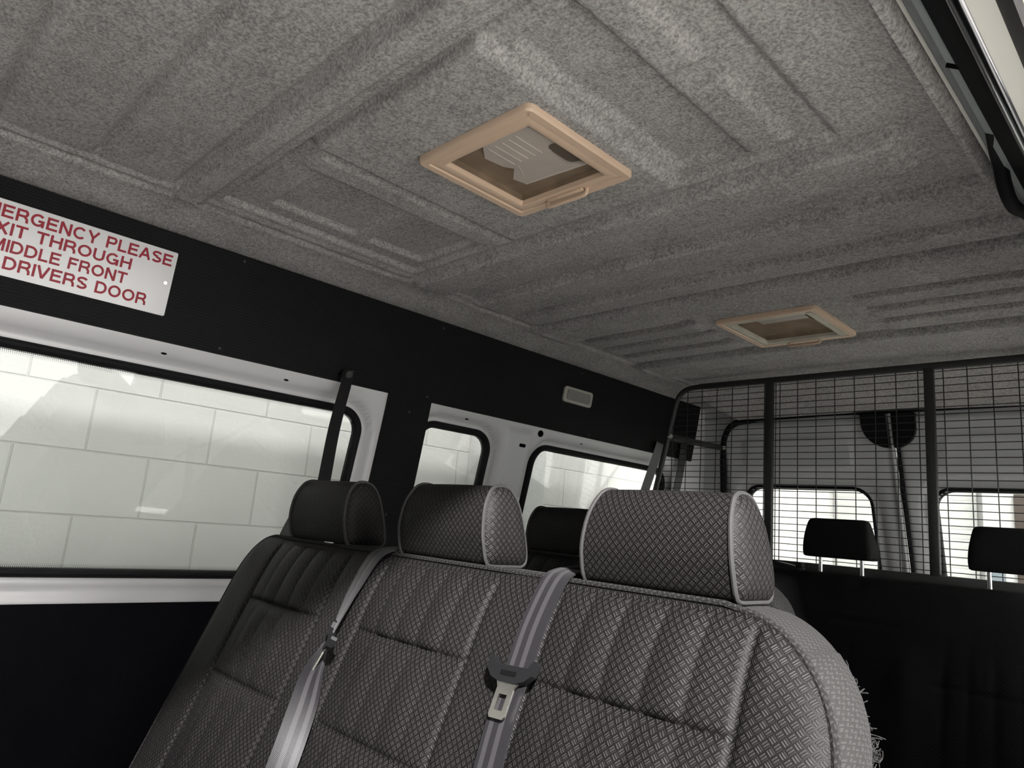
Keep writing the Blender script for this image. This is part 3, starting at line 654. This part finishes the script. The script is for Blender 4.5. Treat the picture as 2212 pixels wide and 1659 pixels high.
# ---------------------------------------------------------------- bench seats
ZT = 1.128
HRP = [(.016, .000), (.000, .004), (-.009, .03), (-.013, .055), (-.010, .092), (.002, .118), (.014, .127), (.027, .1295), (.042, .128), (.054, .121), (.066, .104), (.074, .083), (.083, .05), (.089, .022), (.088, .006), (.078, .000)]
def headrest(parent, cx, yb, w, mats, zb=1.1325, z_top=None):
    prof = smooth_path([(0, a, b_) for a, b_ in HRP], 3); prof = [(p.y, p.z) for p in prof]; n = len(prof)
    cy, cz = 0.036, 0.062; nx = 22; b = B(); V, F, U = [], [], []
    L = [0]
    for i in range(1, n): L.append(L[-1] + math.hypot(prof[i][0] - prof[i - 1][0], prof[i][1] - prof[i - 1][1]))
    def pt(s, i):
        y, z = prof[i]; sh = 0.020 * (z / 0.13) ** 2.2
        x = s * (w / 2 - sh * (1 if s < 0 else .5)); q = 1 + 0.05 * (1 - s ** 2)
        return Vector((x, cy + (y - cy) * q, cz + (z - cz) * (1 + .015 * (1 - s * s)) if z > .02 else z))
    for k in range(nx + 1):
        s = -1 + 2 * k / nx
        for i in range(n): V.append(pt(s, i)); U.append((s * w / 2, L[i]))
    for k in range(nx):
        for i in range(n):
            j = (i + 1) % n; F.append((k * n + i, (k + 1) * n + i, (k + 1) * n + j, k * n + j))
    b.add(V, F, U)
    for s in (-1, 1):   # domed end gussets
        V, F, U = [], [], []; R = (1, .93, .8, .6, .35, .05); H = (0, .006, .011, .014, .016, .0165)
        for r, h in zip(R, H):
            for i in range(n):
                p = pt(s, i); c = Vector((s * (w / 2 - .005), cy, cz)); q = c + (p - c) * r; q.x += s * h
                V.append(q); U.append((q.y, q.z))
        for k in range(len(R) - 1):
            for i in range(n):
                j = (i + 1) % n; F.append((k * n + i, k * n + j, (k + 1) * n + j, (k + 1) * n + i))
        F.append(tuple(range((len(R) - 1) * n, len(R) * n)))
        b.add(V, F, U)
    o = b.build('headrest', mats[0], parent, auto=60); o.location = (cx, yb, zb)
    for s in (-1, 1):
        t = B(); t.tube([pt(s, i) + Vector((s * .001, 0, 0)) for i in range(n)], 0.0032, 7, closed=True)
        t.build('piping', M['cord'], o)
    for s in (-.06, .06):
        t = B(); t.tube([(s, .04, -.03), (s, .04, .01)], .006, 8); t.build('post', M['chrome'], o)
    return o
def bench(name, label, yb, xl, xr, rl, rr, inserts, heads, mats, grp):
    root = thing(name, label, 'seat', grp); zb = 0.40
    def Sy(z): return yb + 0.41 * (z - ZT)
    def ext(z):
        a, c = xl, xr + 0.0
        for side, r in ((0, rl), (1, rr)):
            if z > ZT - r:
                d = r - math.sqrt(max(0, r * r - (z - (ZT - r)) ** 2))
                if side == 0: a = xl + d
                else: c = xr - d
        return a, c
    secs = ((0.998, 1.118), (0.855, 0.998), (0.68, 0.855), (0.45, 0.68))
    def depth(x, z):
        a, c = ext(z); de = min(x - a, c - x, (ZT - z) * 1.09)
        d = 0.021 * (1 - math.exp(-max(de, 0) / 0.028))
        for q in ((xl, inserts[0][0]), (inserts[-1][1], xr)):
            if q[0] < x < q[1]: d += .004 * (1 - abs((2 * x - q[0] - q[1]) / (q[1] - q[0])) ** 4)
        for (i0, i1) in inserts:
            if i0 - .03 < x < i1 + .03:
                wq = (i1 - i0) / 5
                ul = min(1, max(-1, (2 * x - i0 - i1) / (i1 - i0))); m = 1 - .9 * sst(.4, 1.0, abs(ul))
                for k, (z0, z1) in enumerate(secs):
                    if z0 <= z < z1:
                        t = (z - z0) / (z1 - z0)
                        d += m * ((0.0095 if k == 0 else .0105) * math.sin(math.pi * min(1, t * (0.9 if k == 0 else 1) + .0)) ** 0.6 * (1.0 if k else (1 - .5 * t)))
                        d += (0.0055 if k == 0 else 0.0035) * (abs(ul) < 1) * abs(math.sin(math.pi * (x - i0) / wq)) ** 0.6 * (.35 + .65 * m) * sst(0, .12, t) * (1 - sst(.9, 1.0, t) * (k > 0))
                        d -= .0045 * (abs(ul) < 1) * math.exp(-((z - z0) / .0042) ** 2)
                for q in (i0, i1): d -= 0.005 * math.exp(-((x - q) / .005) ** 2) * (1 - sst(1.10, 1.122, z))
            
        for q0, q1 in zip(inserts[:-1], inserts[1:]):   # bolsters between the places
            if q0[1] < x < q1[0]: d += 0.003 * (1 - abs((2 * x - q0[1] - q1[0]) / (q1[0] - q0[1])) ** 4)
        return d
    zs = []; z = zb
    while z < ZT - 0.0006:
        zs.append(z); z += 0.0042 if z < ZT - rl * 0.5 and z < ZT - .03 else 0.0018
    zs.append(ZT); nx = int((xr - xl) / 0.0036); V, F, U = [], [], []
    for z in zs:
        a, c = ext(z)
        for i in range(nx + 1):
            x = a + (c - a) * i / nx; V.append(Vector((x, Sy(z) - depth(x, z), z))); U.append((x, z * 1.08))
    n1 = nx + 1
    for j in range(len(zs) - 1):
        for i in range(nx): F.append((j * n1 + i, j * n1 + i + 1, (j + 1) * n1 + i + 1, (j + 1) * n1 + i))
    b = B(); b.add(V, F, U); back = b.build('backrest', mats[0], root, auto=80)
    # outline from lower left over the top to lower right
    ol = [(ext(z)[0], z) for z in zs[::3]] + [(ext(ZT)[0] + (ext(ZT)[1] - ext(ZT)[0]) * q / 30, ZT) for q in range(31)] + [(ext(z)[1], z) for z in zs[::-1][::3]]
    # gusset + rear cover
    V, F, U = [], [], []; T = (0, .012, .045, .078, .09); BU = (0, .006, .010, .006, 0); n = len(ol); L = 0
    for i, (x, z) in enumerate(ol):
        if i: L += math.hypot(x - ol[i - 1][0], z - ol[i - 1][1])
        a = ol[max(i - 1, 0)]; c = ol[min(i + 1, n - 1)]; tx, tz = c[0] - a[0], c[1] - a[1]; q = math.hypot(tx, tz) or 1
        nx_, nz_ = -tz / q, tx / q
        if abs(z - ZT) < 1e-6: nx_, nz_ = 0, 1
        for t, bu in zip(T, BU):
            k = 0.25 if nz_ > .7 else 1
            V.append(Vector((x + nx_ * bu * k, Sy(z) + t, z + nz_ * bu * k))); U.append((L, t))
    for i in range(n - 1):
        for q in range(len(T) - 1): F.append((i * 5 + q, (i + 1) * 5 + q, (i + 1) * 5 + q + 1, i * 5 + q + 1))
    b = B(); b.add(V, F, U); b.build('side_gusset', mats[2], root, auto=60)
    zq = zs[::3]; V, F = [], []
    for z in zq + [ZT]:
        a, c = ext(z); V += [Vector((a + (c - a) * i / 12, Sy(z) + .09, z)) for i in range(13)]
    for j in range(len(zq)):
        for i in range(12): F.append((j * 13 + i, (j + 1) * 13 + i, (j + 1) * 13 + i + 1, j * 13 + i + 1))
    b = B(); b.add(V, F); b.build('rear_cover', mats[3], root)
    b = B(); b.tube([(x, Sy(z) - .0015, z + (.0015 if z > ZT - .001 else 0)) for x, z in ol], 0.0046, 8); b.build('piping', mats[1], root)
    for h in heads: headrest(root, h, yb - .003, 0.228, mats)
    # squab and frame
    b = B(); b.box(((xl + xr) / 2, yb - .52, .40), (xr - xl, .50, .13), bev=.035); b.build('seat_cushion', mats[3], root)
    b = B(); b.box(((xl + xr) / 2, yb - .50, .31), (xr - xl - .1, .44, .04))
    for sx_ in (xl + .12, xr - .12):
        b.box((sx_, yb - .50, .15), (.05, .40, .30))
    b.build('base_frame', M['blackm'], root)
    return root
FM = (M['fabric'], M['piping'], M['fabric_side'], M['fabric_dark'])
b1 = bench('bench_seat', 'front three-place bench seat in grey basket-weave cloth with frayed right edge', 0.80, 0.287, 1.667, 0.095, 0.150, [(.44, .7275), (.86, 1.1475), (1.28, 1.5675)], (0.572, 0.987, 1.419), FM, 'bench seats')
b2 = bench('bench_seat', 'two-place bench seat in dark grey cloth behind the front bench', 1.57, 0.287, 1.262, 0.095, 0.150, [(.44, .7275), (.86, 1.1475)], (0.572, 0.987), FM, 'bench seats')
b = B(); b.box((.618, .797, 1.1318), (.034, .003, .005), bev=.0005); b.build('white_strip', M['mattw'], b1)['label'] = 'white strip under the left headrest'  # small white strip in the gap below the headrest
# frayed threads along the torn right edge of the front bench
fr = B()
for k in range(190):
    z = random.choice((random.uniform(.88, 1.09), random.gauss(1.0, .012), random.gauss(.955, .01), random.gauss(.925, .012)))
    e = 1.667 - (0 if z < .978 else .150 - math.sqrt(max(0, .150 ** 2 - (z - .978) ** 2)))
    p = Vector((e - .002, .80 + .41 * (z - ZT) + random.uniform(.082, .092), z)); big = 1.0 if z < 1.02 else .45
    d = Vector((random.uniform(.3, 1.0), random.uniform(.3, 1.0), random.uniform(-.9, .6))).normalized() * random.uniform(.003, .013) * big
    q = Vector((random.uniform(-1, 1), random.uniform(-1, 1), random.uniform(-1, 1))) * .005
    fr.tube(smooth_path([p, p + d * .5 + q, p + d + q * .3, p + d * 1.3 - q], 3), 0.00055, 4)
f_ = fr.build('fraying', M['fabric_side'], b1); f_['kind'] = 'stuff'; f_['label'] = 'frayed grey threads along the torn edge'
# ---------------------------------------------------------------- rear row
def rear_headrest(parent, cx, yb, w=.212, h=.126):
    prof = [(0, .0), (-.006, .02), (-.004, .06), (.008, .105), (.02, .124), (.036, .126), (.05, .118), (.075, .06), (.095, .012), (.09, .0)]
    prof = smooth_path([(0, a, c) for a, c in prof], 3); prof = [(p.y, p.z) for p in prof]; n = len(prof); V, F, U = [], [], []
    ks = (-1, -.98, -.92, -.8, -.4, 0, .4, .8, .92, .98, 1)
    for s in ks:
        q = {1: .80, .98: .92, .92: .98}.get(abs(s), 1.0)
        for (y, z) in prof:
            tz = z / .126
            V.append(Vector((s * (w / 2 - .012 * tz ** 2), .04 + (y - .04) * q, .06 + (z - .06) * q))); U.append((s * w / 2, z + y))
    for k in range(len(ks) - 1):
        for i in range(n): j = (i + 1) % n; F.append((k * n + i, (k + 1) * n + i, (k + 1) * n + j, k * n + j))
    F += [tuple(range(n))[::-1], tuple(range((len(ks) - 1) * n, len(ks) * n))]
    b = B(); b.add(V, F, U); o = b.build('headrest', M['fabric_dark'], parent, auto=50); o.location = (cx, yb, 1.181)
    for s in (-.063, .067):
        t = B(); t.tube([(s, .042, -.075), (s, .042, .01)], .0062, 10); t.build('post', M['chrome'], o)
rb = thing('rear_bench_seat', 'black cloth rear bench seat with post headrests in front of the mesh partition', 'seat')
def rear_back():
    x0, x1 = .02, 1.72; V, F, U = [], [], []; zs = [0.35 + (1.128 - .35) * j / 100 for j in range(101)]; nx = 170
    xs = [x0 + (x1 - x0) * i / nx for i in range(nx + 1)]
    for z in zs:
        for x in xs:
            d = .02 * (1 - math.exp(-(1.135 - z) / .02)); 
            for q in (1.265, 0.80, .33):
                d += .012 * math.exp(-((x - q) / .05) ** 2) * (1 - sst(.86, .99, z))
            for q in (.87, .93, .99, 1.05, 1.11, 1.36, 1.42, 1.48, 1.54, 1.60): d -= .004 * math.exp(-((x - q) / .005) ** 2) * (1 - sst(.86, 1.0, z) * .7)
            d -= .005 * math.exp(-((z - (1.0 - .0)) / .006) ** 2) * (x < 1.24) + .005 * math.exp(-((z - .862) / .006) ** 2) * (x > 1.33)
            V.append(Vector((x, 2.40 + .3 * (z - 1.135) - d, z))); U.append((x, z))
    n1 = nx + 1
    for j in range(100):
        for i in range(nx): F.append((j * n1 + i, j * n1 + i + 1, (j + 1) * n1 + i + 1, (j + 1) * n1 + i))
    m0 = len(V); k = 0
    bd = [j * n1 for j in range(101)] + [100 * n1 + i for i in range(1, nx + 1)] + [j * n1 + nx for j in range(99, -1, -1)]
    for t in (.02, .09, .11):
        for q in bd:
            v = V[q]; V.append(Vector((v.x, 2.40 + .3 * (v.z - 1.135) + t, v.z + (.006 if t == .02 and v.z > 1.12 else 0)))); U.append((v.x, v.z + t))
    ring = [bd] + [[m0 + r * len(bd) + q for q in range(len(bd))] for r in range(3)]
    for r in range(3):
        for q in range(len(bd) - 1): F.append((ring[r][q], ring[r + 1][q], ring[r + 1][q + 1], ring[r][q + 1]))
    F.append(tuple(ring[3]))
    b = B(); b.add(V, F, U); return b.build('backrest', M['fabric_dark'], rb, auto=60)
rear_back()
for cx in (.09 + .03, .565, 1.042, 1.515): rear_headrest(rb, cx, 2.385)
b = B(); b.box((.87, 1.93, .40), (1.68, .48, .13), bev=.035); b.build('seat_cushion', M['fabric_dark'], rb)
b = B(); b.box((.87, 1.97, .18), (1.5, .36, .32)); b.build('base_frame', M['blackm'], rb)
b = B(); b.box((.905, 2.36, 1.143), (.085, .05, .012), Matrix.Rotation(.15, 3, 'Y'), .004); b.box((.945, 2.345, 1.15), (.02, .03, .018), bev=.004); b.build('belt_guide', M['blackp'], rb)
# ---------------------------------------------------------------- seat belts
def guide(p, root, rot):
    b = B(); R = Matrix.Rotation(rot, 3, 'Z') @ Matrix.Rotation(-.25, 3, 'Y')
    for c, d in (((0, -.012, 0), (.066, .007, .007)), ((0, .012, 0), (.066, .007, .007)), ((-.031, 0, 0), (.007, .03, .007)), ((.031, 0, 0), (.007, .03, .007))): b.box(Vector(p) + R @ Vector(c), d, R, .002)
    b.box(Vector(p) + R @ Vector((.02, .02, -.006)), (.05, .02, .012), R, .003)
    return b.build('belt_guide', M['blackp'], root)
def tongue(root, c, ex, ey, ez):   # ex across the belt, ey up the belt, ez out of it
    ex, ey, ez = (Vector(v).normalized() for v in (ex, ey, ez)); c = Vector(c)
    mp = lambda u, v, d: c + ex * u + ey * v + ez * d
    out = [(-.043, .012), (-.040, .0165), (-.034, .015), (-.030, .006), (.030, .006), (.034, .015), (.040, .0165), (.043, .012), (.040, -.002), (.030, -.011), (.015, -.0155), (-.015, -.0155), (-.030, -.011), (-.040, -.002)]
    o = B().prism(out, mp, -.004, .006).build('tongue_grip', M['blackp'], root, auto=30)
    B().prism(rrect(-.014, .014, -.0075, -.001, .0015, 2), mp, .006, .0064).build('grip_recess_shade', M['hole'], o)  # thin black plate paints in the shade of a recess
    pl_ = [(-.019, -.0145), (.019, -.0145), (.0145, -.022), (.0145, -.056), (.0115, -.060), (-.0115, -.060), (-.0145, -.056), (-.0145, -.022)]
    hole = [(-.007, -.030), (.007, -.030), (.007, -.050), (-.007, -.050)]
    b = B()   # plate built round its slot
    for poly in ([(-.019, -.0145), (.019, -.0145), (.0145, -.022), (.0145, -.030), (-.0145, -.030), (-.0145, -.022)], [(-.0145, -.030), (-.007, -.030), (-.007, -.050), (-.0145, -.050)], [(.007, -.030), (.0145, -.030), (.0145, -.050), (.007, -.050)], [(-.0145, -.050), (.0145, -.050), (.0145, -.056), (.0115, -.060), (-.0115, -.060), (-.0145, -.056)]):
        b.prism(poly, mp, 0, .0026)
    b.build('tongue_plate', M['steel'], root, smooth=False)
def belt(label, P, Wd, mat=None, width=.046):
    root = thing('seat_belt', label, 'seat belt', 'seat belts')
    k = 8; W2 = []
    for i in range(len(Wd) - 1):
        a, c = Vector(Wd[i]), Vector(Wd[i + 1])
        for j in range(k): W2.append((a.lerp(c, j / k)).normalized())
    W2.append(Vector(Wd[-1]))
    B().ribbon(smooth_path(P, k), W2, width).build('webbing', mat or M['web'], root, auto=50)
    return root
dirv = lambda deg: (math.cos(math.radians(deg)), math.sin(math.radians(deg)), 0)
SY = lambda z, o: .80 + .41 * (z - ZT) - .021 - o
rB = belt('grey striped seat belt lying flat over the right half of the front bench', [(1.236, .905, 1.10), (1.240, .865, 1.137), (1.254, .815, 1.1395), (1.264, .778, 1.125), (1.266, SY(1.07, .014), 1.07), (1.268, SY(1.01, .017), 1.01), (1.270, SY(.95, .020), .95), (1.282, SY(.86, .022), .86), (1.295, SY(.75, .022), .75), (1.31, SY(.60, .02), .60), (1.31, SY(.47, .03), .47)], [(1, 0, 0)] * 11)
tongue(rB, (1.2675, SY(1.005, .024), 1.012), (1, .02, .05), (0, .38, .92), (0, -.92, .38))
guide((1.243, .862, 1.146), rB, .3)
lB = belt('twisted grey seat belt hanging over the middle of the front bench', [(.842, .905, 1.10), (.842, .865, 1.137), (.838, .815, 1.1395), (.826, .775, 1.125), (.818, SY(1.07, .010), 1.07), (.822, SY(1.03, .016), 1.03), (.832, SY(.985, .024), .985), (.845, SY(.93, .034), .93), (.862, SY(.88, .036), .88), (.878, SY(.80, .036), .80), (.885, SY(.68, .03), .68), (.885, SY(.50, .03), .50)],
          [dirv(0), dirv(0), dirv(0), dirv(-4), dirv(-12), dirv(-22), dirv(-34), dirv(-75), dirv(-105), dirv(-125), dirv(-140), dirv(-150)])
_ey = Vector((.35, .25, .9)).normalized(); _ex = Vector((.93, -.34, .30)); _ex = (_ex - _ey * _ex.dot(_ey)).normalized()
tongue(lB, (.855, .683, .988), _ex, _ey, _ey.cross(_ex) * -1)
guide((.862, .862, 1.146), lB, -.1)
WBt = (.84, .50, .2)
s1 = belt('dark shoulder belt hanging from the black panel down behind the left headrest', [WL(1.161, 1.640, .028), WL(1.161, 1.622, .034), (.10, 1.075, 1.44), (.235, .985, 1.26), (.33, .915, 1.145), (.335, .895, 1.07)], [(.30, .95, .0), (.30, .95, 0), (.35, .93, 0), (.45, .88, 0), (.6, .8, 0), (.7, .7, 0)], M['web_dark'], .034)
wall_disc('anchor_plate', 1.161, 1.627, .021, .021, .008, M['blackp'], s1, .020); wall_disc('anchor_bolt', 1.161, 1.627, .012, .012, .028, M['blackm'], s1, .012)
B().ribbon(smooth_path([(.292, .917, 1.245), (.272, .917, 1.20), (.236, .917, 1.157), (.20, .917, 1.11), (.17, .917, 1.05)], 6), [(1, 0, 0)] * 25, .066, .003).build('webbing_fold', M['web_dark'], s1)
b = B(); b.tube(smooth_path([(.256, .915, 1.215), (.255, .913, 1.235), (.272, .912, 1.248)], 4), .010, 10); b.build('webbing_stop', M['blackp'], s1)
B().box((.262, .742, .893), (.026, .003, .012), Matrix.Rotation(.9, 3, 'Y'), .001).build('tongue_plate', M['steel'], s1)
s2 = belt('pale grey shoulder belt hanging beside the left end of the mesh partition', [WL(2.948, 1.655, .028), (.0, 2.928, 1.636), (.0, 2.873, 1.524), (.0, 2.819, 1.412), (.0, 2.745, 1.26), (.0, 2.70, 1.10)], [(.3, .95, 0)] * 6, M['webl'])
wall_disc('anchor_plate', 2.948, 1.63, .018, .02, .008, M['blackp'], s2, .020)
s3 = belt('black shoulder belt hanging straight down behind the mesh partition by the wall', [WL(3.165, 1.70, .02), WL(3.165, 1.62, .024), WL(3.160, 1.5, .03), WL(3.155, 1.3, .03), WL(3.15, 1.05, .035)], [(.2, 1, 0)] * 5, M['web_dark'], .05)
# ---------------------------------------------------------------- mesh partition
pt_ = thing('cargo_partition', 'black steel mesh cargo partition across the van behind the rear bench', 'partition')
PY = 2.82
b = B(); P = [(-.035, 1.139), (.0, 1.16), (.058, 1.413), (.116, 1.663), (.140, 1.77), (.158, 1.835), (.185, 1.872), (.225, 1.889), (.29, 1.894)]
sp = smooth_path([(x, PY, z) for x, z in P[1:]], 6)
b.tube(sp, .0125, 12); b.build('outer_frame', M['blackm'], pt_)
b = B(); b.box((.95, PY, 1.893), (1.34, .025, .025), bev=.004); b.build('top_rail', M['blackm'], pt_)
b = B(); b.box((.85, PY, 1.137), (1.72, .03, .03), bev=.004); b.build('bottom_rail', M['blackm'], pt_)
for x in (.612, 1.215):
    b = B(); b.box((x, PY - .002, 1.515), (.032, .026, .745), bev=.004); b.build('post', M['blackm'], pt_)
def left_at(z):
    for q, r in zip(sp[:-1], sp[1:]):
        if q.z <= z <= r.z: return q.x + (r.x - q.x) * (z - q.z) / max(1e-6, r.z - q.z)
    return .25
for k, (xa, xb) in enumerate(((-1, .600), (.626, 1.200), (1.230, 1.70))):
    b = B(); z = 1.165
    while z < 1.885:
        x0 = left_at(z) if k == 0 else xa
        b.tube([(x0, PY + .004, z), (xb, PY + .004, z)], .0017, 6); z += .0262
    xs_ = [xb - .012 - .0745 * i for i in range(8)] if k < 2 else [xa + .03 + .0745 * i for i in range(7)]
    if k == 1: xs_ = [xa + .012] + [xa + .03 + .0745 * i for i in range(8)]
    for x in xs_:
        if k == 0 and x < .01: continue
        zt = 1.885
        if k == 0:
            for q in sp:
                if q.x <= x: zt = q.z
        zt = min(zt, 1.885)
        zb_ = 1.145
        if zt > 1.2: b.tube([(x, PY, zb_), (x, PY, zt)], .0019, 6)
    b.build('mesh_panel', M['blackm'], pt_)
b = B(); a0, a1 = Vector((.118, PY + .01, 1.666)), Vector((.085, 3.392, 1.69)); d_ = (a1 - a0)
R_ = d_.to_track_quat('Y', 'Z').to_matrix(); b.box((a0 + a1) / 2, (.006, d_.length, .030), R_, .001); br_ = b.build('brace_bar', M['blackm'], pt_)
for q in (a0 + Vector((.012, -.02, 0)), a1 + Vector((.004, -.012, 0))):
    b = B(); b.tube([q, q + Vector((.012, -.006, 0))], .011, 6); b.build('brace_bolt', M['steel'], br_)
